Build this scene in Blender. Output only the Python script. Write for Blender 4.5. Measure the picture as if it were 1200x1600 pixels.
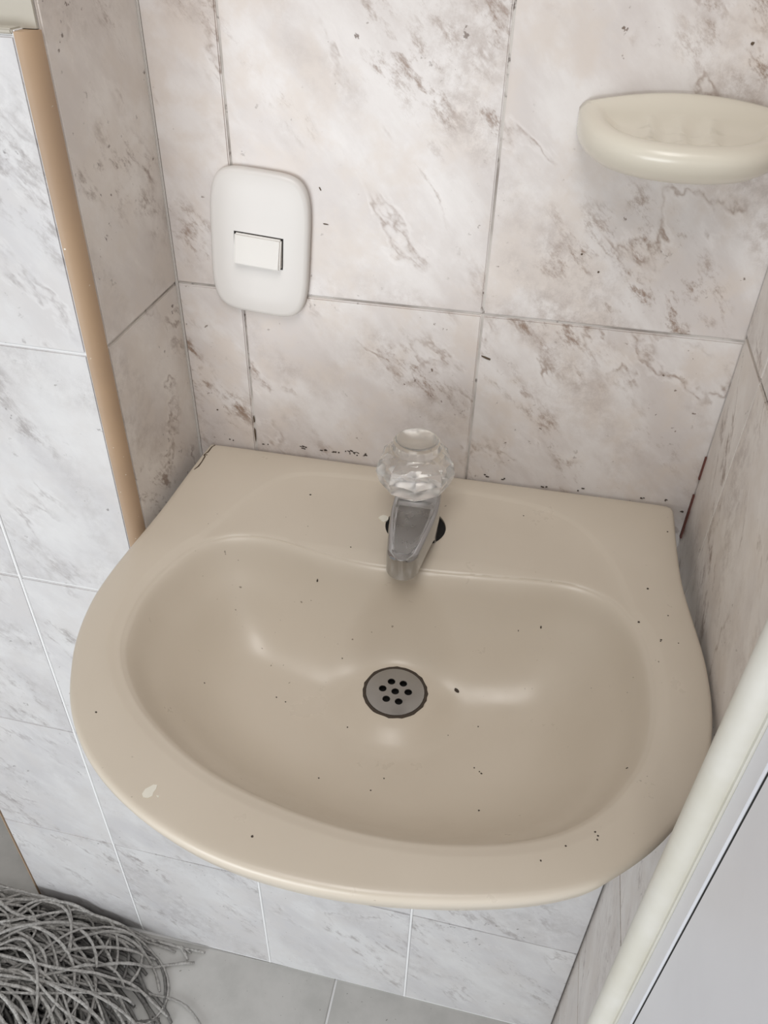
import bpy, bmesh, math, random
import numpy as np
from mathutils import Vector, Matrix
from mathutils.bvhtree import BVHTree
for o in list(bpy.data.objects): bpy.data.objects.remove(o)
S = bpy.context.scene
C = S.collection
random.seed(7)

# ---------------------------------------------------------------- camera
YAW, PITCH, ROLL = 0.1866, 0.6633, 0.0273
CAM = Vector((0.239, -0.6402, 1.2865))
_f = Vector((-math.sin(YAW)*math.cos(PITCH), math.cos(YAW)*math.cos(PITCH), -math.sin(PITCH)))
_r = Vector((math.cos(YAW), math.sin(YAW), 0)); _u = _r.cross(_f)
_r2 = math.cos(ROLL)*_r + math.sin(ROLL)*_u; _u2 = -math.sin(ROLL)*_r + math.cos(ROLL)*_u
cd = bpy.data.cameras.new('camera'); cam = bpy.data.objects.new('camera', cd); C.objects.link(cam)
cd.sensor_fit = 'HORIZONTAL'; cd.sensor_width = 36; cd.lens = 1254.0*36/1200; cd.clip_start = 0.02
m3 = Matrix((_r2, _u2, -_f)).transposed()
cam.matrix_world = Matrix.Translation(CAM) @ m3.to_4x4()
S.camera = cam

# ---------------------------------------------------------------- light
S.view_settings.view_transform = 'Standard'; S.view_settings.look = 'None'
S.view_settings.gamma = 1; S.view_settings.use_curve_mapping = False
S.view_settings.exposure = -0.05
w = bpy.data.worlds.new('world'); S.world = w; w.use_nodes = True
bg = w.node_tree.nodes['Background']; bg.inputs[0].default_value = (1.0, 0.98, 0.955, 1); bg.inputs[1].default_value = 0.36
def area(name, loc, target, sx, sy, power, col):
    l = bpy.data.lights.new(name, 'AREA'); l.shape = 'RECTANGLE'; l.size = sx; l.size_y = sy; l.energy = power; l.color = col
    o = bpy.data.objects.new(name, l); C.objects.link(o); o.location = loc
    o.rotation_euler = (Vector(target)-Vector(loc)).to_track_quat('-Z', 'Y').to_euler(); return o
area('window_light', (-0.5, -2.0, 0.50), (0.0, -0.1, 0.30), 1.3, 0.9, 25, (0.92, 0.965, 1.0))
area('ceiling_light', (0.25, -0.95, 2.25), (0.15, -0.1, 0.9), 0.8, 0.8, 14, (1.0, 0.975, 0.95))

# ---------------------------------------------------------------- materials
def mat(name, col, rough=0.5, metal=0.0, **kw):
    m = bpy.data.materials.new(name); m.use_nodes = True
    b = m.node_tree.nodes['Principled BSDF']
    b.inputs['Base Color'].default_value = (*col, 1); b.inputs['Roughness'].default_value = rough; b.inputs['Metallic'].default_value = metal
    for k, v in kw.items(): b.inputs[k.replace('_', ' ')].default_value = v
    return m
class NT:
    def __init__(s, m): s.t = m.node_tree; s.b = s.t.nodes['Principled BSDF']
    def n(s, typ, **kw):
        x = s.t.nodes.new(typ)
        for k, v in kw.items(): setattr(x, k, v)
        return x
    def l(s, a, b): s.t.links.new(a, b)
    def noise(s, vec, scale, detail=4, rough=.55, dist=0):
        x = s.n('ShaderNodeTexNoise'); s.l(vec, x.inputs['Vector'])
        x.inputs['Scale'].default_value = scale; x.inputs['Detail'].default_value = detail
        x.inputs['Roughness'].default_value = rough; x.inputs['Distortion'].default_value = dist
        return x.outputs['Fac']
    def rng(s, v, a, b, c=0., d=1.):
        x = s.n('ShaderNodeMapRange'); x.interpolation_type = 'SMOOTHSTEP'; s.l(v, x.inputs['Value'])
        for i, q in zip(('From Min', 'From Max', 'To Min', 'To Max'), (a, b, c, d)): x.inputs[i].default_value = q
        return x.outputs['Result']
    def math(s, op, a, b=None):
        x = s.n('ShaderNodeMath', operation=op)
        for i, q in enumerate((a, b)):
            if q is None: continue
            if isinstance(q, (int, float)): x.inputs[i].default_value = q
            else: s.l(q, x.inputs[i])
        return x.outputs[0]
    def mix(s, f, a, b):
        x = s.n('ShaderNodeMix', data_type='RGBA')
        for i, q in ((0, f), (6, a), (7, b)):
            if isinstance(q, (int, float)): x.inputs[i].default_value = q
            elif isinstance(q, tuple): x.inputs[i].default_value = (*q, 1)
            else: s.l(q, x.inputs[i])
        return x.outputs[2]
    def bump(s, h, strength, dist=.001):
        x = s.n('ShaderNodeBump'); x.inputs['Strength'].default_value = strength; x.inputs['Distance'].default_value = dist
        s.l(h, x.inputs['Height']); s.l(x.outputs[0], s.b.inputs['Normal'])

def marble(name, white, cloud, vein, warm, cloudamt=1.0, veinamt=1.0, rough=0.28):
    """printed marble look of the wall tiles, in object coordinates shifted per tile"""
    m = mat(name, white, rough); N = NT(m)
    tc = N.n('ShaderNodeTexCoord'); oi = N.n('ShaderNodeObjectInfo')
    sc = N.n('ShaderNodeVectorMath', operation='SCALE'); sc.inputs[0].default_value = (7.3, 3.1, 5.7); N.l(oi.outputs['Random'], sc.inputs['Scale'])
    ad = N.n('ShaderNodeVectorMath', operation='ADD'); N.l(tc.outputs['Object'], ad.inputs[0]); N.l(sc.outputs[0], ad.inputs[1])
    mp = N.n('ShaderNodeMapping', vector_type='POINT'); N.l(ad.outputs[0], mp.inputs['Vector'])
    mp.inputs['Rotation'].default_value = (0, math.radians(-46), 0)
    mq = N.n('ShaderNodeMapping', vector_type='POINT'); N.l(mp.outputs[0], mq.inputs['Vector']); mq.inputs['Scale'].default_value = (0.55, 1, 1.25)
    P0, P = ad.outputs[0], mq.outputs[0]
    c1 = N.rng(N.noise(P, 12, 8, .62, .15), .40, .62)
    c2 = N.rng(N.noise(P0, 20, 8, .6, .1), .43, .64)
    col = N.mix(N.math('MULTIPLY', c1, .8*cloudamt), white, cloud)
    col = N.mix(N.math('MULTIPLY', c2, .6*cloudamt), col, warm)
    # long broken diagonal veins with a pale line beside the dark one
    a = N.math('ABSOLUTE', N.math('SUBTRACT', N.noise(P, 6.5, 6, .60, .15), .5))
    mask = N.math('MULTIPLY', N.rng(N.noise(P0, 16, 3, .5), .44, .60), N.rng(N.noise(P0, 95, 4, .7), .36, .58, .25, 1))
    v = N.math('MULTIPLY', N.rng(N.math('ADD', a, N.math('MULTIPLY', N.noise(P0, 110, 4, .7), .03)), .012, .030, 1, 0), mask)
    pale = N.math('MULTIPLY', N.rng(N.math('ABSOLUTE', N.math('SUBTRACT', a, .022)), 0, .014, .4, 0), mask)
    col = N.mix(pale, col, tuple(min(1, k*1.1) for k in white))
    col = N.mix(N.math('MULTIPLY', v, .55*veinamt), col, vein)
    # brown smudges broken up by fine grain
    sm = N.math('MULTIPLY', N.rng(N.noise(P, 8.5, 4, .6, .2), .47, .66), N.rng(N.noise(P0, 75, 9, .78), .36, .66))
    col = N.mix(N.math('MULTIPLY', sm, .75*veinamt), col, tuple(.45*k+.55*q for k, q in zip(white, vein)))
    fine = N.rng(N.noise(P, 38, 9, .8), .35, .65)
    col = N.mix(N.math('MULTIPLY', fine, .22), col, cloud)
    # clusters of scratchy darker blotches and pits
    cl = N.rng(N.noise(P, 9, 3, .55, .1), .51, .63)
    bl = N.math('MULTIPLY', N.rng(N.noise(P, 55, 8, .75, .1), .49, .66), cl)
    col = N.mix(N.math('MULTIPLY', bl, .72*veinamt), col, vein)
    pit = N.math('MULTIPLY', N.rng(N.noise(P0, 130, 3, .6), .66, .73), N.rng(N.noise(P0, 12, 2), .46, .6))
    col = N.mix(N.math('MULTIPLY', pit, .65*veinamt), col, tuple(k*.6 for k in vein))
    N.l(col, N.b.inputs['Base Color'])
    N.bump(N.noise(P0, 60, 3), .12, .0006)
    return m
M_TILE = marble('marble_tile', (.71, .675, .655), (.58, .53, .505), (.27, .19, .145), (.62, .545, .485), 1.15, 1.5)
M_TILE_G = marble('marble_tile_grey_daylit', (.68, .675, .675), (.56, .55, .56), (.33, .305, .30), (.61, .59, .58), 1.0, 1.15)  # same marble with greyer print; cool front daylight is partly put into its colour
M_TILE_R = marble('marble_tile_side', (.74, .70, .66), (.60, .55, .515), (.29, .225, .19), (.63, .565, .505), 1.1, 1.6)
def grout_mat():
    m = mat('grout', (.5, .47, .44), .9); N = NT(m); tc = N.n('ShaderNodeTexCoord'); P = tc.outputs['Object']
    c = N.mix(N.rng(N.noise(P, 14, 4), .42, .66), (.60, .565, .53), (.30, .265, .24))
    c = N.mix(N.rng(N.noise(P, 90, 3), .60, .72), c, (.12, .09, .08))
    N.l(c, N.b.inputs['Base Color']); N.bump(N.noise(P, 400, 3), .3); return m
M_GROUT = grout_mat()
M_GROUTW = mat('grout_white', (.80, .80, .80), .9)
def sink_mat():
    m = mat('cream_ceramic', (.60, .53, .43), .24); N = NT(m); P = N.n('ShaderNodeTexCoord').outputs['Object']
    c = N.mix(N.rng(N.noise(P, 6, 3), .35, .7), (.615, .545, .45), (.645, .575, .48))
    sc = N.rng(N.noise(P, 35, 6, .7, .5), .60, .72)
    c = N.mix(N.math('MULTIPLY', sc, .10), c, (.68, .62, .54))
    pit = N.math('MULTIPLY', N.rng(N.noise(P, 260, 1), .76, .79), N.rng(N.noise(P, 9, 2), .52, .6))
    c = N.mix(N.math('MULTIPLY', pit, .7), c, (.16, .12, .08))
    N.l(c, N.b.inputs['Base Color'])
    r = N.rng(N.noise(P, 22, 5, .65), .3, .75, .27, .42); N.l(r, N.b.inputs['Roughness']); return m
M_SINK = sink_mat()
M_DISH = mat('cream_glaze', (.70, .655, .56), .24)
M_PLASTIC = mat('white_plastic', (.70, .675, .65), .38)
M_ROCKER = mat('rocker_plastic', (.71, .685, .65), .33)
M_DARK = mat('black_gap_shade', (.012, .011, .010), .9)  # near-black colour standing in for shade inside holes and gaps
M_DIRT = mat('dark_dirt', (.06, .045, .034), .9)
M_CRACK = mat('crack_brown', (.10, .07, .045), .9)
M_RED = mat('red_brown_joint', (.13, .045, .035), .8)
M_PALE = mat('pale_paint', (.78, .75, .66), .6)
def chrome_mat(name, col, r0, r1):
    m = mat(name, col, r0, 1.0); N = NT(m); P = N.n('ShaderNodeTexCoord').outputs['Object']
    N.l(N.rng(N.noise(P, 60, 4, .6), .35, .7, r0, r1), N.b.inputs['Roughness']); return m
M_CHROME = chrome_mat('worn_chrome', (.46, .465, .475), .08, .2)
M_CHROMETOP = chrome_mat('dull_chrome', (.31, .305, .30), .26, .36)
M_STEEL = chrome_mat('drain_steel', (.44, .43, .42), .34, .5)
M_ACRYL = mat('clear_acrylic', (.96, .94, .91), .16, 0, Transmission_Weight=.92, IOR=1.40)
def tan_mat():
    m = mat('tan_trim', (.47, .33, .215), .5); N = NT(m); P = N.n('ShaderNodeTexCoord').outputs['Object']
    c = N.mix(N.rng(N.noise(P, 12, 4), .35, .7), (.42, .29, .185), (.375, .26, .17))
    c = N.mix(N.rng(N.noise(P, 240, 2), .74, .78), c, (.72, .68, .6))
    N.l(c, N.b.inputs['Base Color']); return m
M_TAN = tan_mat()
M_BEIGE = mat('beige_mortar', (.47, .44, .38), .8)
def floor_mat():
    m = mat('grey_floor_tile', (.36, .36, .355), .42); N = NT(m); tc = N.n('ShaderNodeTexCoord'); P = tc.outputs['Object']
    c = N.mix(N.rng(N.noise(P, 14, 5, .6), .35, .7), (.56, .55, .53), (.475, .47, .45))
    c = N.mix(N.math('MULTIPLY', N.rng(N.noise(P, 170, 2), .71, .75), .7), c, (.10, .09, .08))
    N.l(c, N.b.inputs['Base Color']); return m
M_FLOOR = floor_mat()
def door_mat(name, a, b, r):
    m = mat(name, a, r); N = NT(m); P = N.n('ShaderNodeTexCoord').outputs['Object']
    N.l(N.mix(N.rng(N.noise(P, 8, 5, .65), .4, .7), a, b), N.b.inputs['Base Color']); return m
M_DOOR = door_mat('white_panel', (.70, .70, .73), (.66, .66, .69), .35)
M_POST = door_mat('cream_profile', (.59, .57, .50), (.66, .645, .60), .42)
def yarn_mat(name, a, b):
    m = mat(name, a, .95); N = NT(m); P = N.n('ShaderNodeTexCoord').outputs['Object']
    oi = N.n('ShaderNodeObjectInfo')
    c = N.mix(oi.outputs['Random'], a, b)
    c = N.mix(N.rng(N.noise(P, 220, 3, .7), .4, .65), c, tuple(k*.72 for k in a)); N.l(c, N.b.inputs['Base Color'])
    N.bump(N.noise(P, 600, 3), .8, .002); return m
M_YARN = yarn_mat('grey_yarn', (.42, .405, .385), (.56, .545, .52))
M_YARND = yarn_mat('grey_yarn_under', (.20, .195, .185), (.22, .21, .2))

# ---------------------------------------------------------------- helpers
def obj(name, bm, m, parent=None, smooth=False, loc=None, autos=None):
    me = bpy.data.meshes.new(name); bmesh.ops.recalc_face_normals(bm, faces=bm.faces[:]) ; bm.to_mesh(me); bm.free()
    if m: me.materials.append(m)
    if smooth:
        me.polygons.foreach_set('use_smooth', [True]*len(me.polygons))
    o = bpy.data.objects.new(name, me); C.objects.link(o)
    if smooth and autos:
        e = set()
        b2 = bmesh.new(); b2.from_mesh(me)
        for ed in b2.edges:
            if len(ed.link_faces) == 2 and ed.calc_face_angle(0) > autos: ed.smooth = False
        b2.to_mesh(me); b2.free()
    if parent: o.parent = parent
    if loc: o.location = loc
    return o
def tag(o, label=None, cat=None, group=None, kind=None):
    for k, v in (('label', label), ('category', cat), ('group', group), ('kind', kind)):
        if v: o[k] = v
    return o
def thing(name, label, cat, loc=(0, 0, 0), rot=(0, 0, 0), group=None):
    o = bpy.data.objects.new(name, None); C.objects.link(o); o.location = loc; o.rotation_euler = rot
    o.empty_display_size = .02
    return tag(o, label, cat, group)
def box(bm, x0, x1, y0, y1, z0, z1, bev=0):
    r = bmesh.ops.create_cube(bm, size=1)
    vs = r['verts']
    for v in vs: v.co = Vector(((x0+x1)/2+v.co.x*(x1-x0), (y0+y1)/2+v.co.y*(y1-y0), (z0+z1)/2+v.co.z*(z1-z0)))
    if bev:
        es = list({e for v in vs for e in v.link_edges})
        bmesh.ops.bevel(bm, geom=es, offset=bev, segments=2, affect='EDGES', clamp_overlap=True)
    return bm
def loft(bm, rings, cap0=False, cap1=False, closed=True):
    vr = [[bm.verts.new(p) for p in r] for r in rings]
    n = len(vr[0])
    for a, b in zip(vr, vr[1:]):
        for i in range(n if closed else n-1):
            j = (i+1) % n
            bm.faces.new((a[i], a[j], b[j], b[i]))
    if cap0: bm.faces.new(vr[0][::-1])
    if cap1: bm.faces.new(vr[-1])
    return vr
def lathe(bm, prof, n, c=(0, 0, 0), cap0=True, cap1=True, fn=None):
    rings = []
    for k, (r, z) in enumerate(prof):
        rings.append([(c[0]+(fn(k, i, r) if fn else r)*math.cos(2*math.pi*i/n), c[1]+(fn(k, i, r) if fn else r)*math.sin(2*math.pi*i/n), c[2]+z) for i in range(n)])
    return loft(bm, rings, cap0, cap1)
def tube(bm, pts, r, n=5, taper=True):
    rings = []; up = Vector((0, 0, 1))
    for i, p in enumerate(pts):
        a = Vector(pts[max(0, i-1)]); b = Vector(pts[min(len(pts)-1, i+1)])
        t = (b-a).normalized(); s = t.cross(up)
        if s.length < 1e-4: s = Vector((1, 0, 0))
        s.normalize(); q = s.cross(t)
        rr = r(i/(len(pts)-1)) if callable(r) else r
        rings.append([tuple(Vector(p)+rr*(math.cos(2*math.pi*k/n)*s+math.sin(2*math.pi*k/n)*q)) for k in range(n)])
    return loft(bm, rings, True, True)
_tiles = {}
def tile(parent, x0, x1, z0, z1, m, gap=.002, th=.0055, name='tile', horizontal=False, jit=0.0003):
    """one ceramic tile with eased edges, front face on local y = 0 (or lying flat, top at z = 0)"""
    a, b = x1-x0-gap, z1-z0-gap
    key = (round(a, 4), round(b, 4), m.name, horizontal)
    if key not in _tiles:
        bm = bmesh.new()
        if horizontal: box(bm, -a/2, a/2, -b/2, b/2, -th, 0)
        else: box(bm, -a/2, a/2, 0, th, -b/2, b/2)
        es = [e for e in bm.edges if all((abs(v.co.z) < 1e-6 if horizontal else abs(v.co.y) < 1e-6) for v in e.verts)]
        bmesh.ops.bevel(bm, geom=es, offset=.0011, segments=2, affect='EDGES')
        me = bpy.data.meshes.new(name); bm.to_mesh(me); bm.free(); me.materials.append(m); _tiles[key] = me
    o = bpy.data.objects.new(name, _tiles[key]); C.objects.link(o); o.parent = parent
    j = random.uniform(-jit, jit)
    o.location = ((x0+x1)/2, (z0+z1)/2, j) if horizontal else ((x0+x1)/2, j, (z0+z1)/2)
    return o
def struct(name, bm, m, loc=(0, 0, 0), rz=0):
    o = obj(name, bm, m); o['kind'] = 'structure'; o.location = loc; o.rotation_euler = (0, 0, rz); return o

# ---------------------------------------------------------------- room shell
XL, YF, XR = -.076, -.144, .4085          # left wall face of the niche, front wall face, right wall face (at the back)
ZS = .8356                                # rim height of the sink
G = .0015                                 # grout sits this far behind the tile faces
# back wall
wall_back = struct('wall_back', box(bmesh.new(), -.08, .44, G, .10, .62, 1.75), M_GROUT)
xs = [XL, -.0146, .1983, .4105]
for zi, (z0, z1) in enumerate([(.7448, 1.0028), (1.0028, 1.2575), (1.2575, 1.5125)]):
    for x0, x1 in zip(xs, xs[1:]): tile(wall_back, x0, x1, z0, z1, M_TILE)
obj('grout_line', box(bmesh.new(), XL-.0012, XL+.0016, -.0016, .0018, .70, 1.75, .0008), mat('grout_corner', (.56, .53, .50), .9), wall_back)
# left wall of the niche: core of the low wall, its face inside the niche tiled
wall_left = struct('wall_left', box(bmesh.new(), -.131, -.0015, G, .30, 0, 1.75), M_GROUT, (XL, 0, 0), math.pi/2)
for z0, z1 in [(.7448, 1.0028), (1.0028, 1.2575), (1.2575, 1.5125)]:
    tile(wall_left, -.131, 0, z0, z1, M_TILE_R)
pl = obj('plaster', box(bmesh.new(), -.384, -.0775, -.1335, -.1315, 1.2135, 1.75), M_BEIGE, wall_left)
pl.matrix_parent_inverse = Matrix.Rotation(-math.pi/2, 4, 'Z') @ Matrix.Translation((-XL, 0, 0))
# front wall: pier left of the sink, low wall under it
RA = math.atan(-.0184)
wf = bmesh.new()
box(wf, -.298, -.003, G, .0105, 0, 1.2135)
box(wf, -.003, .488, G, .1415, 0, .68)
wall_front = struct('wall_front', wf, M_GROUTW, (-.0841, YF, 0), RA)
zr = [.0035, .2531, .4983, .7448, 1.001, 1.2115]
xa = -.2163+.0841
for i in range(5):
    tile(wall_front, -.2985, xa, zr[i], zr[i+1], M_TILE_G, gap=.0018)
    if i > 1: tile(wall_front, xa, -.0025, zr[i], zr[i+1], M_TILE_G, gap=.0018)
zl = [.0035, .2531, .4983, .68]
xj = [xa, xa+.2063, xa+.4126, .4898]
for i in range(3):
    for k, (a, b) in enumerate(zip(xj, xj[1:])):
        if i == 2 and k == 0: a = -.0025
        tile(wall_front, a, b, zl[i], zl[i+1], M_TILE_G, gap=.0018 if i < 2 or k else .0)
for x, z1 in ((xa, 1.21), (xj[1], .68), (xj[2], .68)):
    obj('grout_line', box(bmesh.new(), x-.0015, x+.0015, -.0006, .002, .004, z1, .0005), M_GROUTW, wall_front)
cap = obj('ledge_cap', box(bmesh.new(), -.2985, -.004, -.0005, .0115, 1.2115, 1.2145, .0008), M_BEIGE, wall_front)
# right wall
RR = math.atan(.013)
wall_right = struct('wall_right', box(bmesh.new(), -.02, 1.3, G, .10, 0, 1.75), M_GROUT, (XR, 0, 0), -math.pi/2-RR)
zrr = [0.004, .2545, .5015, .7535, 1.0085, 1.263, 1.5175]
yj = [0, .078, .2845, .491, .6975, .904, 1.11, 1.30]
for i in range(6):
    for a, b in zip(yj, yj[1:]): tile(wall_right, a, b, zrr[i], zrr[i+1], M_TILE_R, gap=.0018)
bm = bmesh.new()
for z0, z1, wd in ((.868, .892, .0011), (.832, .850, .0016), (.80, .832, .0022)): box(bm, .0015-wd, .0015+wd, -.0012, .002, z0, z1)
obj('corner_joint', bm, M_RED, wall_right)
# floor
floor = struct('floor', box(bmesh.new(), -1.3, .45, -1.5, .35, -.06, -G), M_GROUTW)
fx = [-.852, -.537, -.222, .093, .408]
fy = [-1.087, -.772, -.457, -.142]
for x0, x1 in zip(fx, fx[1:]):
    for y0, y1 in zip(fy, fy[1:]): tile(floor, x0, x1, y0, y1, M_FLOOR, gap=.003, name='tile', horizontal=True)
for x0, x1 in ((-1.01, -.70), (-.70, -.3845)):
    tile(floor, x0, x1, -.142, .173, M_FLOOR, gap=.003, horizontal=True)
# corner trims (rounded strips)
def bead(name, cx, cy, r, z0, z1, a0, a1, m):
    bm = bmesh.new(); n = 10
    ring = [(cx+r[0]*math.cos(a0+(a1-a0)*i/n), cy+r[1]*math.sin(a0+(a1-a0)*i/n)) for i in range(n+1)]
    ring += [(cx, cy)]
    loft(bm, [[(x, y, z0) for x, y in ring], [(x, y, z1) for x, y in ring]], True, True)
    return tag(obj(name, bm, m, smooth=True, autos=.6), kind='structure')
bead('trim_1', -.0868, -.1312, (.0108, .0132), .68, 1.213, -math.pi/2, 0, M_TAN)
bead('trim_2', -.3822, -.1310, (.006, .0085), 0.002, 1.213, math.pi, 1.5*math.pi, M_TAN)

# ---------------------------------------------------------------- sink
def smooth_poly(pts, corners=(), it=3):
    for _ in range(it):
        out = []
        n = len(pts)
        for i in range(n):
            a, b = np.array(pts[i]), np.array(pts[(i+1) % n])
            out += [tuple(.75*a+.25*b), tuple(.25*a+.75*b)]
        pts = out
    return np.array(pts)
OUT = [(-.0620, -.0012), (-.0640, -.004), (-.0663, -.0582), (-.0672, -.1152), (-.0715, -.1667), (-.0738, -.2046), (-.0726, -.2389), (-.0640, -.2780), (-.0513, -.3081), (-.0402, -.3293), (-.0264, -.3484), (-.0081, -.3672), (.0141, -.3838), (.0378, -.3970), (.064, -.4078), (.0917, -.4158), (.1212, -.4207), (.1563, -.4225), (.1893, -.4212), (.218, -.4175), (.2534, -.4110), (.2922, -.4000), (.3207, -.3870), (.3327, -.3767), (.3469, -.3642), (.3607, -.3495), (.3746, -.3304), (.3866, -.3099), (.3962, -.2833), (.4022, -.2529), (.4041, -.2268), (.4035, -.1931), (.3990, -.1571), (.3936, -.117), (.3926, -.0849), (.3930, -.0402), (.3940, -.010), (.3925, -.003), (.3880, -.0012), (.30, -.0012), (.15, -.0012), (0, -.0012), (-.055, -.0012)]
INN = [(-.0079, -.1415), (.011, -.1289), (.0455, -.1263), (.0893, -.1370), (.124, -.1415), (.1461, -.1419), (.1892, -.1377), (.253, -.1310), (.3003, -.1267), (.3212, -.1321), (.3364, -.1417), (.3485, -.1575), (.3567, -.1734), (.3613, -.1959), (.364, -.2297), (.3624, -.256), (.3566, -.2841), (.3452, -.3091), (.3287, -.3338), (.3092, -.3514), (.2904, -.3624), (.2641, -.3719), (.2341, -.3785), (.2035, -.3819), (.1717, -.3816), (.1425, -.3784), (.1117, -.3725), (.0784, -.3634), (.0457, -.3481), (.0126, -.3259), (-.0108, -.3021), (-.0269, -.2774), (-.0335, -.2553), (-.0378, -.2238), (-.0322, -.1873), (-.0201, -.1549)]
RID = [(-.0240, -.155), (-.0093, -.118), (-.0013, -.0900), (.0159, -.0500), (.035, -.0330), (.0600, -.0270), (.1208, -.0225), (.2203, -.0235), (.2850, -.0330), (.3157, -.0586), (.3373, -.0976), (.3557, -.1630), (.3645, -.2137), (.30, -.30), (.17, -.34), (.03, -.30), (-.03, -.22)]
DC = np.array([.1705, -.2040]); RD = .0262; DEP = .100
def radial(poly, ang):
    out = []
    for a in ang:
        d = np.array([math.cos(a), math.sin(a)])
        p = poly-DC; q = np.roll(poly, -1, 0)-DC
        e = q-p; den = d[0]*e[:, 1]-d[1]*e[:, 0]
        den = np.where(abs(den) < 1e-12, 1e-12, den)
        t = (p[:, 0]*e[:, 1]-p[:, 1]*e[:, 0])/den
        s = (p[:, 0]*d[1]-p[:, 1]*d[0])/den
        ok = (s >= 0) & (s < 1) & (t > 0)
        out.append(t[ok].max())
    return np.array(out)
def sst(x): x = np.clip(x, 0, 1); return x*x*(3-2*x)
PO, PI_, PR = smooth_poly(OUT, it=2), smooth_poly(INN, it=5), smooth_poly(RID)
base = np.linspace(-math.pi, math.pi, 300, endpoint=False)
cor = [math.atan2(y-DC[1], x-DC[0]) for x, y in ((-.0625, -.0012), (.3930, -.0030), (-.0600, -.0012), (-.0630, -.003), (.3880, -.0012), (.3935, -.008))]
ANG = np.unique(np.concatenate([base, cor]))
RO, RI = radial(PO, ANG), radial(PI_, ANG)
RR_ = np.maximum(radial(PR, ANG), RI+.0075)
RR_ = np.minimum(RR_, RO-.017)
def bowl_z(P):
    """height of the basin inside its edge: distance to the edge, the back wall steep, the front a long slope"""
    d = np.sqrt(((P[:, None, :]-PI_[None, :, :])**2).sum(-1)); dm = d.min(1)
    cen = np.array([.165, -.25]); v = PI_-cen; v = v/np.array([.2, .125]); v /= np.linalg.norm(v, axis=1)[:, None]
    up = v[:, 1]
    wd = np.where(up > 0, .070+(.052-.070)*sst(up/.95), .070+(.095-.070)*sst(-up/.9))
    ex = np.where(up > 0, 2.1+(1.45-2.1)*sst(up/.95), 2.1+(2.5-2.1)*sst(-up))
    fl = np.where(up > 0, .006+.004*sst(up), .006-.0045*sst(-up/.6))
    wt = np.exp(-(d-dm[:, None])/.03); wt /= wt.sum(1)[:, None]
    W = (wt*wd).sum(1); E = (wt*ex).sum(1); F = (wt*fl).sum(1)
    r = np.linalg.norm(P-DC, axis=1)
    D = DEP-.0045-.12*(np.sqrt(np.maximum(0, r-RD)**2+.02**2)-.02)
    de = dm*dm/(dm+F)
    u = np.clip(de/W, 0, 1)
    return -.0045-D*(1-(1-u)**E)
def smooth_bowl():
    """the same surface on a grid, softened, so that walls run into each other and into the floor without edges"""
    st = .003; gx = np.arange(-.06, .39, st); gy = np.arange(-.41, -.10, st)
    X, Y = np.meshgrid(gx, gy); P = np.stack([X.ravel(), Y.ravel()], 1)
    ins = np.hypot(P[:, 0]-DC[0], P[:, 1]-DC[1]) < np.interp(np.arctan2(P[:, 1]-DC[1], P[:, 0]-DC[0]), ANG, RI)
    Z = np.full(len(P), -.0045); Z[ins] = bowl_z(P[ins]); Z = Z.reshape(X.shape)
    k = np.exp(-.5*(np.arange(-18, 19)*st/.0165)**2); k /= k.sum()
    for ax in (0, 1): Z = np.apply_along_axis(lambda v: np.convolve(np.pad(v, 18, mode='edge'), k, 'valid'), ax, Z)
    def f(Q):
        u = np.clip((Q[:, 0]-gx[0])/st, 0, len(gx)-1.001); v = np.clip((Q[:, 1]-gy[0])/st, 0, len(gy)-1.001)
        i, j = u.astype(int), v.astype(int); a, b = u-i, v-j
        return (Z[j, i]*(1-a)+Z[j, i+1]*a)*(1-b)+(Z[j+1, i]*(1-a)+Z[j+1, i+1]*a)*b
    return f
def ring_pts(R, z):
    z = np.broadcast_to(z, R.shape)
    return [(DC[0]+R[i]*math.cos(ANG[i]), DC[1]+R[i]*math.sin(ANG[i]), ZS+z[i]) for i in range(len(ANG))]
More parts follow.
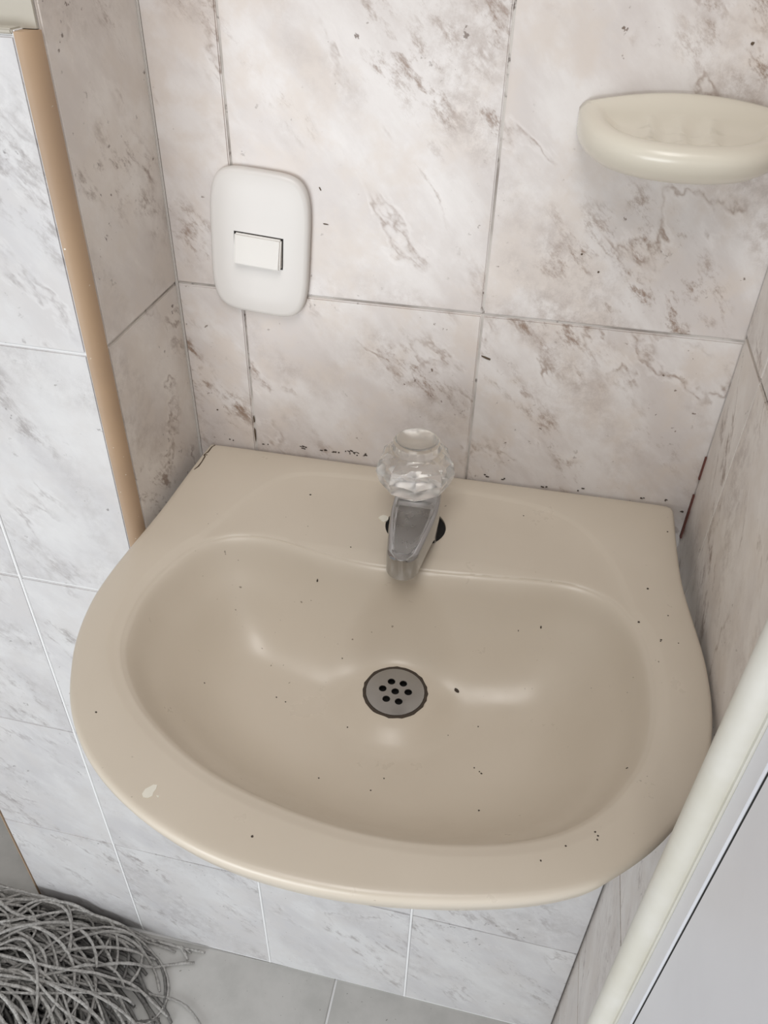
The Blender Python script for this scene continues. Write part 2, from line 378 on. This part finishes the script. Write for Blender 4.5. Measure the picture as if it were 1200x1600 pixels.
def sink_mesh():
    bm = bmesh.new(); rings = []
    RU = np.minimum(RI+.012, RO-.02)
    for k, z in ((0, -.115), (.25, -.113), (.55, -.113), (.8, -.09), (1.0, -.05)):
        rings.append(ring_pts(.035+(RU-.035)*k, z))
    for dr, z in ((.019, -.034), (.012, -.030), (.005, -.022), (.0015, -.012), (.0001, -.0070), (.0002, -.0045), (.0008, -.0024), (.0020, -.0010), (.0040, -.0003), (.0070, 0), (.014, 0)):
        rings.append(ring_pts(RO-dr, z))
    a = np.maximum(RR_+.0035, RR_)
    rings.append(ring_pts(np.minimum(a, RO-.0145), 0))
    rings.append(ring_pts(RR_+.001, -.0006)); rings.append(ring_pts(RR_-.0015, -.0017)); rings.append(ring_pts(RR_-.0035, -.0023))
    top = RR_-.0035
    for k in (.3, .6, .85): rings.append(ring_pts(top+(RI+.0025-top)*k, -.0023-.0005*k))
    rings.append(ring_pts(RI+.0018, -.0031)); rings.append(ring_pts(RI+.0008, -.0037))
    n = 40; fz = smooth_bowl(); zdr = None
    ringd = np.stack([DC[0]+.032*np.cos(ANG), DC[1]+.032*np.sin(ANG)], 1); zdr = float(fz(ringd).mean())
    for j in range(n+1):
        t = (j/n)**1.35
        R = RI+(RD-RI)*t
        P = np.stack([DC[0]+R*np.cos(ANG), DC[1]+R*np.sin(ANG)], 1)
        dm = np.sqrt(((P[:, None, :]-PI_[None, ::4, :])**2).sum(-1)).min(1)
        k = sst((dm-.004)/.024); z = bowl_z(P)*(1-k)+fz(P)*k
        q = sst((np.linalg.norm(P-DC, axis=1)-RD)/.034); z = zdr*(1-q)+z*q
        rings.append(ring_pts(R, z))
    # throat of the outlet
    zt = float(np.mean([p[2] for p in rings[-1]]))-ZS
    rings.append(ring_pts(np.full(len(ANG), RD-.0008), zt-.003)); rings.append(ring_pts(np.full(len(ANG), RD-.0012), zt-.012))
    loft(bm, rings, True, True)
    return bm, zt
sink = thing('sink', 'cream ceramic wash basin with D-shaped rim set into the tiled niche', 'sink', (.165, -.2, ZS))
SLOC = Vector((.165, -.2, ZS))
def sobj(name, bm, m, parent=sink, **k):
    bmesh.ops.translate(bm, verts=bm.verts[:], vec=-SLOC); return obj(name, bm, m, parent, **k)
sbm, ZT = sink_mesh()
bmesh.ops.recalc_face_normals(sbm, faces=sbm.faces[:])
BVH = BVHTree.FromBMesh(sbm)
basin = sobj('basin', sbm, M_SINK, smooth=True)
def top(x, y):
    h = BVH.ray_cast(Vector((x, y, ZS+.1)), Vector((0, 0, -1)))
    return h[0], h[1]
# hole for the tap, cut through the deck, with a shallow black disc painting the shade inside it
HOLE = (.1632, -.0840, .0272)
def cut_hole():
    cm = bmesh.new(); lathe(cm, [(HOLE[2], -.02), (HOLE[2], .02)], 48, (HOLE[0]-SLOC.x, HOLE[1]-SLOC.y, 0))
    cut = obj('cutter', cm, None, sink); md = basin.modifiers.new('b', 'BOOLEAN'); md.operation = 'DIFFERENCE'; md.object = cut; md.solver = 'EXACT'
    bpy.context.view_layer.update()
    ev = basin.evaluated_get(bpy.context.evaluated_depsgraph_get()); me = bpy.data.meshes.new_from_object(ev)
    basin.modifiers.clear(); basin.data = me; bpy.data.objects.remove(cut)
    me.polygons.foreach_set('use_smooth', [True]*len(me.polygons))
    b2 = bmesh.new(); b2.from_mesh(me)
    for e in b2.edges:
        if len(e.link_faces) == 2 and e.calc_face_angle(0) > .9: e.smooth = False
    b2.to_mesh(me); b2.free()
cut_hole()
bm = bmesh.new(); lathe(bm, [(HOLE[2]-.0004, -.004), (HOLE[2]-.0004, -.0042), (.002, -.0042)], 40, (HOLE[0], HOLE[1], ZS), False, True)
sobj('tap_hole_shade', bm, M_DARK)
# drain: dark dirty ring, steel strainer with seven holes
zd = ZS+ZT
bm = bmesh.new(); rd = random.Random(8); wob = [1+rd.uniform(-.012, .022) for _ in range(48)]
lathe(bm, [(.0274, -.004), (.0274, .0003), (.0262, .0008), (.0250, .0004), (.0248, -.004)], 48, (DC[0], DC[1], zd), False, False, fn=lambda k, i, r: r*wob[i] if k < 2 else r*(1+(wob[i]-1)*.3))
drain = sobj('drain_ring', bm, M_DIRT, smooth=True)
def strainer():
    bm = bmesh.new(); edges = []
    holes = [(0, 0)]+[(.0110*math.cos(math.radians(a)), .0110*math.sin(math.radians(a))) for a in (8, 62, 118, 176, 238, 296)]
    for (cx, cy, r, n) in [(0, 0, .0247, 48)]+[(hx, hy, .0033, 16) for hx, hy in holes]:
        vs = [bm.verts.new((cx+r*math.cos(2*math.pi*i/n), cy+r*math.sin(2*math.pi*i/n), 0)) for i in range(n)]
        edges += [bm.edges.new((vs[i], vs[(i+1) % n])) for i in range(n)]
    bmesh.ops.triangle_fill(bm, use_beauty=True, use_dissolve=False, edges=edges)
    for f in [f for f in bm.faces if any((f.calc_center_median().xy-Vector(h)).length < .0030 for h in holes)]: bm.faces.remove(f)
    r = bmesh.ops.extrude_face_region(bm, geom=bm.faces[:])
    bmesh.ops.translate(bm, verts=[v for v in r['geom'] if isinstance(v, bmesh.types.BMVert)], vec=(0, 0, .0014))
    bmesh.ops.translate(bm, verts=bm.verts[:], vec=(DC[0], DC[1], zd-.0010))
    return bm
def sub(name, bm, m, par, **k): return sobj(name, bm, m, par, **k)
sub('strainer', strainer(), M_STEEL, drain)
bm = bmesh.new(); lathe(bm, [(.0247, -.010), (.0247, -.0085)], 32, (DC[0], DC[1], zd)); sub('drain_well', bm, M_DARK, drain)
# worn marks on the ceramic
def decal(outline, h=.0004):
    bm = bmesh.new(); lo, hi = [], []
    for x, y in outline:
        p, n = top(x, y); lo.append(tuple(p-n*.0003)); hi.append(tuple(p+n*h))
    loft(bm, [lo, hi], True, True); return bm
def blob(x, y, r, k=1.0, ang=0, n=9, seed=0):
    rnd = random.Random(seed); out = []
    for i in range(n):
        a = 2*math.pi*i/n; rr = r*rnd.uniform(.75, 1.2); u, v = rr*math.cos(a)*k, rr*math.sin(a)
        out.append((x+u*math.cos(ang)-v*math.sin(ang), y+u*math.sin(ang)+v*math.cos(ang)))
    return out
def path_strip(pts, wd):
    out = []; back = []
    for i, p in enumerate(pts):
        a = Vector(pts[max(0, i-1)]); b = Vector(pts[min(len(pts)-1, i+1)]); t = (b-a).normalized(); nrm = Vector((-t.y, t.x))
        wv = wd*(0.5+0.6*abs(math.sin(i*1.9+.7)))
        out.append(tuple(Vector(p)+nrm*wv)); back.append(tuple(Vector(p)-nrm*wv))
    return out+back[::-1]
SPECKS = [(0.2211, -0.1906, 0.002), (0.252, -0.3004, 0.001), (0.2506, -0.263, 0.001), (0.2489, -0.2615, 0.0008), (0.2446, -0.2584, 0.0008), (0.0727, -0.2268, 0.0008), (0.0813, -0.229, 0.0008), (0.1772, -0.2824, 0.0009), (0.1697, -0.2968, 0.0008), (0.0895, -0.1498, 0.001), (0.12, -0.1856, 0.0006), (0.1381, -0.2416, 0.0008), (0.2432, -0.2174, 0.0008), (0.2831, -0.1498, 0.001), (0.3636, -0.1239, 0.0013), (0.3553, -0.1622, 0.0012), (0.385, -0.0433, 0.001), (0.3707, -0.1804, 0.001), (0.3779, -0.1522, 0.0008), (-0.0152, -0.3366, 0.001), (0.1188, -0.4004, 0.001), (0.3209, -0.3529, 0.0008), (0.322, -0.358, 0.0008), (0.3224, -0.3554, 0.0008), (0.3035, -0.3661, 0.0008), (0.2572, -0.0465, 0.0008), (0.1132, -0.1249, 0.0008), (0.0586, -0.0602, 0.0013), (0.345, -0.2909, 0.0008), (0.3702, -0.1819, 0.0008), (0.3835, -0.1809, 0.0006), (0.2651, -0.1534, 0.0006), (0.2893, -0.3787, 0.0008), (0.0168, -0.2416, 0.0006), (0.2201, -0.2302, 0.0005), (0.1289, -0.2965, 0.0008)]
bm = bmesh.new()
for i, (x, y, r) in enumerate(SPECKS):
    d = decal(blob(x, y, r*.68, 1.7 if r > .0015 else 1.1, -.5, 9, i), .0003 if r < .0015 else .0007)
    me = bpy.data.meshes.new('t'); d.to_mesh(me); d.free(); bm.from_mesh(me); bpy.data.meshes.remove(me)
tag(sobj('dirt_specks', bm, M_DIRT), kind='stuff')
PAINT = [(.0425, -.3882), (.043, -.3845), (.0453, -.3821), (.0467, -.3804), (.0492, -.3803), (.0496, -.383), (.049, -.3854), (.0493, -.3881), (.0472, -.3899), (.0442, -.3901)]
sobj('paint_spot', decal(PAINT), M_PALE)['label'] = 'pale dried paint splash on the front rim'
sobj('paint_spot', decal([(.0515, -.3872), (.0536, -.3872), (.0534, -.3886)]), M_PALE)
sobj('putty_spot', decal(blob(.1332, -.0800, .0042, 1, 0, 10, 5), .0008), M_PALE)
sobj('crack', decal(path_strip([(-.0570, -.0045), (-.0588, -.0085), (-.0592, -.0183), (-.0608, -.0215), (-.0610, -.0235), (-.0592, -.0262), (-.0587, -.0359), (-.0590, -.0440), (-.0608, -.0494), (-.0655, -.0505)], .0007), .0003), M_CRACK)
sobj('crack', decal(path_strip([(-.0612, -.0228), (-.0592, -.0236), (-.0580, -.0230)], .0006), .0003), M_CRACK)
# grime on the back wall along the sink, and small marks on its tiles
def wall_blobs(items):
    bm = bmesh.new()
    for i, (x, z, a, b, t) in enumerate(items):
        pts = blob(x, z, 1, 1, 0, 9, i+40); c, sn = math.cos(t), math.sin(t)
        ring = [(x+(u-x)*a*c-(v-z)*b*sn, z+(u-x)*a*sn+(v-z)*b*c) for u, v in pts]
        loft(bm, [[(u, .0003, v) for u, v in ring], [(u, -.0006, v) for u, v in ring]], True, True)
    return bm
GR = [(.0572, .8448, .004, .0008, -.2), (.0663, .8440, .003, .0007, 0), (.0825, .8462, .0035, .0009, -.3), (.0885, .8452, .0025, .0006, 0), (.0955, .8450, .003, .0008, -.1), (.0335, .8450, .002, .0006, 0),
      (.2200, .8396, .005, .0007, 0), (.2320, .8392, .003, .0006, 0), (.2760, .8382, .005, .0008, 0), (.3061, .8384, .004, .0007, 0), (.3660, .8388, .006, .0008, 0), (.385, .8385, .004, .0007, 0), (.4030, .829, .0012, .003, 0), (-.0418, .8412, .003, .0007, 0), (.0, .8430, .004, .0006, 0)]
rg = random.Random(5)
GR = [(x+rg.gauss(0, a*.8), z+rg.gauss(.0, .0010), rg.uniform(.0006, .0018), rg.uniform(.0003, .0008), rg.uniform(-.5, .2)) for k, (x, z, a, b, t) in enumerate(GR) for _ in range(5 if k < 6 else 2)]
tag(obj('grime', wall_blobs(GR), M_DIRT, wall_back), kind='stuff')
MK = [(.2050, .9636, .0042, .0010, -.3), (.0592, 1.0942, .0016, .0004, -1.0), (.0632, 1.0667, .0022, .0004, -.1), (.3554, 1.2097, .0012, .0011, 0), (.2752, 1.1326, .0012, .0011, 0), (.2703, 1.0615, .0010, .0008, 0), (.2855, 1.0486, .0008, .0008, 0), (-.0516, .8752, .0010, .0008, 0), (-.0145, .8696, .0007, .004, 0), (-.0146, .852, .0008, .008, 0)]
tag(obj('dark_marks', wall_blobs(MK), M_CRACK, wall_back), kind='stuff')
# ---------------------------------------------------------------- tap
TX, TY = .1610, -.0830
tap = thing('tap', 'small chrome basin tap with a clear faceted knob on the cream sink', 'tap', (TX, TY, ZS-.0028))
TL = Vector((TX, TY, ZS-.0028))
def tobj(name, bm, m, parent=tap, **k):
    bmesh.ops.translate(bm, verts=bm.verts[:], vec=-TL); return obj(name, bm, m, parent, **k)
def shift(y): return .0015+.0022*min(1, max(0, (y+.165)/.065))
def spout():
    bm = bmesh.new(); rings = []
    # y, centre x, half width, bottom z, top z
    st = [(-.0620, .1592, .0140, -.0035, .0310), (-.0640, .1593, .0175, -.0035, .0330), (-.0760, .1598, .0198, -.0035, .0338), (-.0900, .1603, .0202, -.0035, .0339), (-.1020, .1607, .0201, -.0035, .0339), (-.1060, .1608, .0200, .004, .0339),
          (-.1140, .1611, .0192, .0090, .0338), (-.1300, .1617, .0174, .0125, .0337), (-.1460, .1624, .0152, .0130, .0335), (-.1580, .1629, .0134, .0128, .0333)]
    for k in range(1, 10):
        q = math.sin(k/9*math.pi/2*.985); st.append((-.1580-.0150*q, .1629+.0006*q, .0130*math.sqrt(1-q*q)+.0004, .0126, .0332))
    for y, cx, hw, b, t in st:
        ch = .0035; cx += shift(y)
        c5 = min(.0050, hw*.5); c4, c2, c1, ch = c5*.84, c5*.52, c5*.18, min(ch, hw*.5)
        pr = [(-hw, b), (hw, b), (hw, t-ch), (hw-c1, t-.0015), (hw-c2, t-.0003), (hw-c4, t), (hw-c5, t-.0003), (-hw+c5, t-.0003), (-hw+c4, t), (-hw+c2, t-.0003), (-hw+c1, t-.0015), (-hw, t-ch)]
        rings.append([(cx+a, y, ZS+c) for a, c in pr])
    loft(bm, rings, True, True)
    return bm
sp = tobj('spout', spout(), M_CHROME, smooth=True, autos=.55)
bm = bmesh.new()
st = [(-.103, .1607, .0140), (-.1140, .1611, .0138), (-.1300, .1617, .0121), (-.1460, .1624, .0099), (-.1560, .1628, .0083), (-.1610, .1630, .0068), (-.1640, .1631, .0046)]
zt_ = [.0339, .0338, .0337, .0335, .0333, .0332, .0332]
loft(bm, [[(cx-h, y, ZS+z-.0012), (cx+h, y, ZS+z-.0012), (cx+h*.97, y, ZS+z-.0001), (cx-h*.97, y, ZS+z-.0001)] for (y, cx, h), z in zip([(y, cx+shift(y), h) for y, cx, h in st], zt_)], True, True)
tobj('spout_panel', bm, M_CHROMETOP, sp)
bm = bmesh.new(); lathe(bm, [(.0076, -.003), (.0076, .003), (.0066, .003), (.0062, -.001)], 24, (.1647, -.1590, ZS+.0125)); tobj('outlet', bm, M_CHROME, sp, smooth=True, autos=.6)
KX, KY, KZ = .1595, -.0790, ZS+.0345
bm = bmesh.new(); lathe(bm, [(.0150, -.003), (.0150, .001), (.0115, .002), (.0100, .0022), (.0042, .0026), (.003, .0028)], 28, (KX, KY, KZ)); tobj('stem', bm, M_CHROME, smooth=True, autos=.5)
def knob():
    bm = bmesh.new(); n = 18
    amp = {1: .0005, 2: .0010, 3: .0016, 4: .0014, 5: .0004}
    prof = [(.0190, .0030), (.0235, .0045), (.0300, .0110), (.0328, .0225), (.0302, .0335), (.0245, .0405), (.0218, .0425), (.0205, .0430), (.0200, .0500), (.0185, .0515)]
    def fn(k, i, r): return r+amp.get(k, 0)*(1 if i % 2 == 0 else -1)
    rings = []
    for k, (r, z) in enumerate(prof):
        off = (math.pi/n if False else 0)
        rings.append([(KX+fn(k, i, r)*math.cos(2*math.pi*i/n+off), KY+fn(k, i, r)*math.sin(2*math.pi*i/n+off), KZ+z) for i in range(n)])
    loft(bm, rings, True, True)
    bmesh.ops.remove_doubles(bm, verts=bm.verts[:], dist=1e-5)
    return bm
kn = tobj('knob', knob(), M_ACRYL); kn['label'] = 'clear faceted acrylic knob'
bm = bmesh.new(); lathe(bm, [(.0172, .0516), (.0172, .0524), (.0160, .0530), (.004, .0532)], 36, (KX, KY, KZ)); tobj('knob_cap', bm, M_ACRYL, kn, smooth=True, autos=.5)

# ---------------------------------------------------------------- light switch
sw = thing('light_switch', 'white plastic light switch plate with one rocker, slightly crooked on the back wall', 'switch', (.0068, 0, 1.0455), (0, math.radians(4.3), 0))
def sup(hw, hh, n, N=72): 
    out = []
    for i in range(N):
        a = 2*math.pi*i/N; c, s = math.cos(a), math.sin(a)
        out.append((hw*math.copysign(abs(c)**(2/n), c), hh*math.copysign(abs(s)**(2/n), s)))
    return out
bm = bmesh.new(); rings = []
for sc, y in ((.985, .0006), (1, -.002), (.998, -.0045), (.985, -.0066), (.955, -.0079), (.90, -.0086), (.6, -.0090)):
    rings.append([(x-(x/.0430)*(1-sc)*.0430, y, z-(z/.0610)*(1-sc)*.0430) for x, z in sup(.0430, .0610, 4.6)])
loft(bm, rings, True, True)
plate = obj('plate', bm, M_PLASTIC, sw, smooth=True)
RX, RZ = .0002, -.0028
bm = bmesh.new(); box(bm, RX-.0213, RX+.0213, -.0093, -.006, RZ-.0132, RZ+.0132); obj('rocker_gap', bm, M_DARK, sw)
bm = bmesh.new(); box(bm, RX-.0207, RX+.0207, -.0155, -.006, RZ-.0127, RZ+.0125)
for v in bm.verts:
    if v.co.y < -.01: v.co.y += .0034*(v.co.z-RZ+.0127)/.0252; v.co.x = RX+(v.co.x-RX)*.97
bmesh.ops.bevel(bm, geom=bm.edges[:], offset=.0012, segments=3, affect='EDGES'); obj('rocker', bm, M_ROCKER, sw, smooth=True, autos=.7)

# ---------------------------------------------------------------- soap dish
SX, SZ = .3225, 1.1555
dish = thing('soap_dish', 'cream glazed ceramic soap dish fixed to the back wall', 'soap dish', (SX, 0, SZ))
def dish_mesh():
    HW, DP = .0715, .081; N = 96
    def outline(k, inset=0):
        out = []
        for i in range(N):
            a = 2*math.pi*i/N; c, s = math.cos(a), math.sin(a)
            x = math.copysign(abs(c)**.88, c)*(HW*k-inset)
            y = s
            if s >= 0: y = 0 + (.0)*s; yy = -.0005-inset*1.0 if inset else -.0005
            else: yy = -.0005-inset-(math.copysign(abs(s)**.92, s)*-1)*(DP*k-.0005-2*inset)
            out.append((x, yy))
        return out
    bm = bmesh.new(); rings = []
    def lip(y, x): # rim height: higher at the wall
        t = max(0, 1+y/.080); return .0055+.0212*t**1.8*(1-.46*(abs(x)/.068)**2)
    def ribs(x, y): return sum(.0030*math.exp(-((x-q)/.0048)**2) for q in (-.024, -.004, .016))*float(sst((-.018-y)/.008)*sst((y+.062)/.008))
    for k, zf in ((.50, -.0225), (.68, -.0218), (.82, -.0185), (.92, -.0135), (.975, -.0085), (.996, -.0040)):
        rings.append([(x, y, zf) for x, y in outline(k)])
    for ins, dz in ((.0, -.0058), (.0016, -.0032), (.0045, -.0008), (.008, 0), (.012, -.0006), (.016, -.0022), (.0195, -.0044)):
        rings.append([(x, y, lip(y, x)+dz) for x, y in outline(1.0, ins)])
    for ins, z, kk in ((.0215, .0000, .5), (.0235, -.0010, 1), (.026, -.0018, 1), (.030, -.0022, 1)):
        rings.append([(x, y, z+lip(y, x)-.0055+ribs(x, y)*kk) for x, y in outline(1.0, ins)])
    # floor of the dish, with three soft ribs
    last = outline(1.0, .030)
    for k in (.9, .8, .7, .6, .5, .4, .3, .2, .1, .03):
        rr = []
        for x, y in last:
            yc = -.042; xx, yy = x*k, yc+(y-yc)*k
            rr.append((xx, yy, -.0024+lip(yy, xx)-.0055+ribs(xx, yy)))
        rings.append(rr)
    loft(bm, rings, True, True)
    bmesh.ops.remove_doubles(bm, verts=bm.verts[:], dist=1e-6)
    return bm
obj('dish', dish_mesh(), M_DISH, dish, smooth=True)

# ---------------------------------------------------------------- door leaf at the right
door = tag(bpy.data.objects.new('door_1', None), kind='structure'); C.objects.link(door); door.location = (.357, -.40, 0)
bm = bmesh.new(); lathe(bm, [(.0088, .004), (.0088, 1.9)], 24, (.3529-.357, -.3974+.40, 0)); box(bm, -.002, .012, -.008, .006, .004, 1.9); obj('edge_profile', bm, M_POST, door, smooth=True, autos=.6)['label'] = 'cream rounded edge profile'
bm = bmesh.new(); box(bm, -.0008, .014, -.0225, -.0075, .004, 1.9, .0012); obj('stile', bm, M_DOOR, door, smooth=True, autos=.4)
bm = bmesh.new(); box(bm, .0004, .012, -.0244, -.0222, .006, 1.898); obj('gap_shade_strip', bm, M_DARK, door)  # black block filling the gap beside the stile, painted in as its shade
bm = bmesh.new(); box(bm, 0, .014, -.60, -.0242, .004, 1.9, .0004); obj('panel', bm, M_DOOR, door)

# ---------------------------------------------------------------- mop
HX, HY = -.500, -.300
mop = thing('mop', 'grey cotton string mop head lying in a heap on the floor', 'mop', (HX, HY, 0))
rnd = random.Random(3)
def strand(phi, L, lay, wob, sd, ztop):
    R = random.Random(sd); pts = []; n = 26
    ph = [R.uniform(0, 6) for _ in range(4)]; k1, k2 = R.uniform(5, 9), R.uniform(9, 16)
    turn = R.gauss(1.5, .6); a = phi; x = R.gauss(0, .05); y = R.gauss(0, .04)
    for i in range(n):
        t = i/(n-1)
        wx = wob*(math.sin(k1*t+ph[0])+.5*math.sin(k2*t+ph[1])); wy = wob*(math.sin(k1*t+ph[2])+.5*math.sin(k2*t+ph[3]))
        px, py = x+wx, y+wy
        if HY+py > -.1520: py = -.1520-HY-R.uniform(0, .002)
        r = math.hypot(px, py*1.25)/.345
        dome = ztop*math.sqrt(max(0, 1-r*r))
        z = max(.0035, dome*lay+.004*math.sin(k2*t+ph[0])*(lay > .6))
        if lay > .9 and r < .8: z += .012*math.sin(math.pi*t)*R.uniform(.8, 1)
        pts.append((px, py, z))
        x += L/n*math.cos(a); y += L/n*math.sin(a); a -= turn*1.5*t/n*2
    return pts
for k in range(290):
    phi = rnd.uniform(-1.5, 1.3)
    L = rnd.uniform(.24, .42)
    lay = 1-rnd.random()**1.7*.55
    pts = strand(phi, L, lay, rnd.uniform(.003, .011), 100+k, .078)
    bm = bmesh.new(); rr = rnd.uniform(.0017, .0025)
    tube(bm, pts, lambda t, rr=rr: rr*(1+.13*math.sin(t*80)), 5)
    obj('strand', bm, M_YARN, mop, smooth=True)
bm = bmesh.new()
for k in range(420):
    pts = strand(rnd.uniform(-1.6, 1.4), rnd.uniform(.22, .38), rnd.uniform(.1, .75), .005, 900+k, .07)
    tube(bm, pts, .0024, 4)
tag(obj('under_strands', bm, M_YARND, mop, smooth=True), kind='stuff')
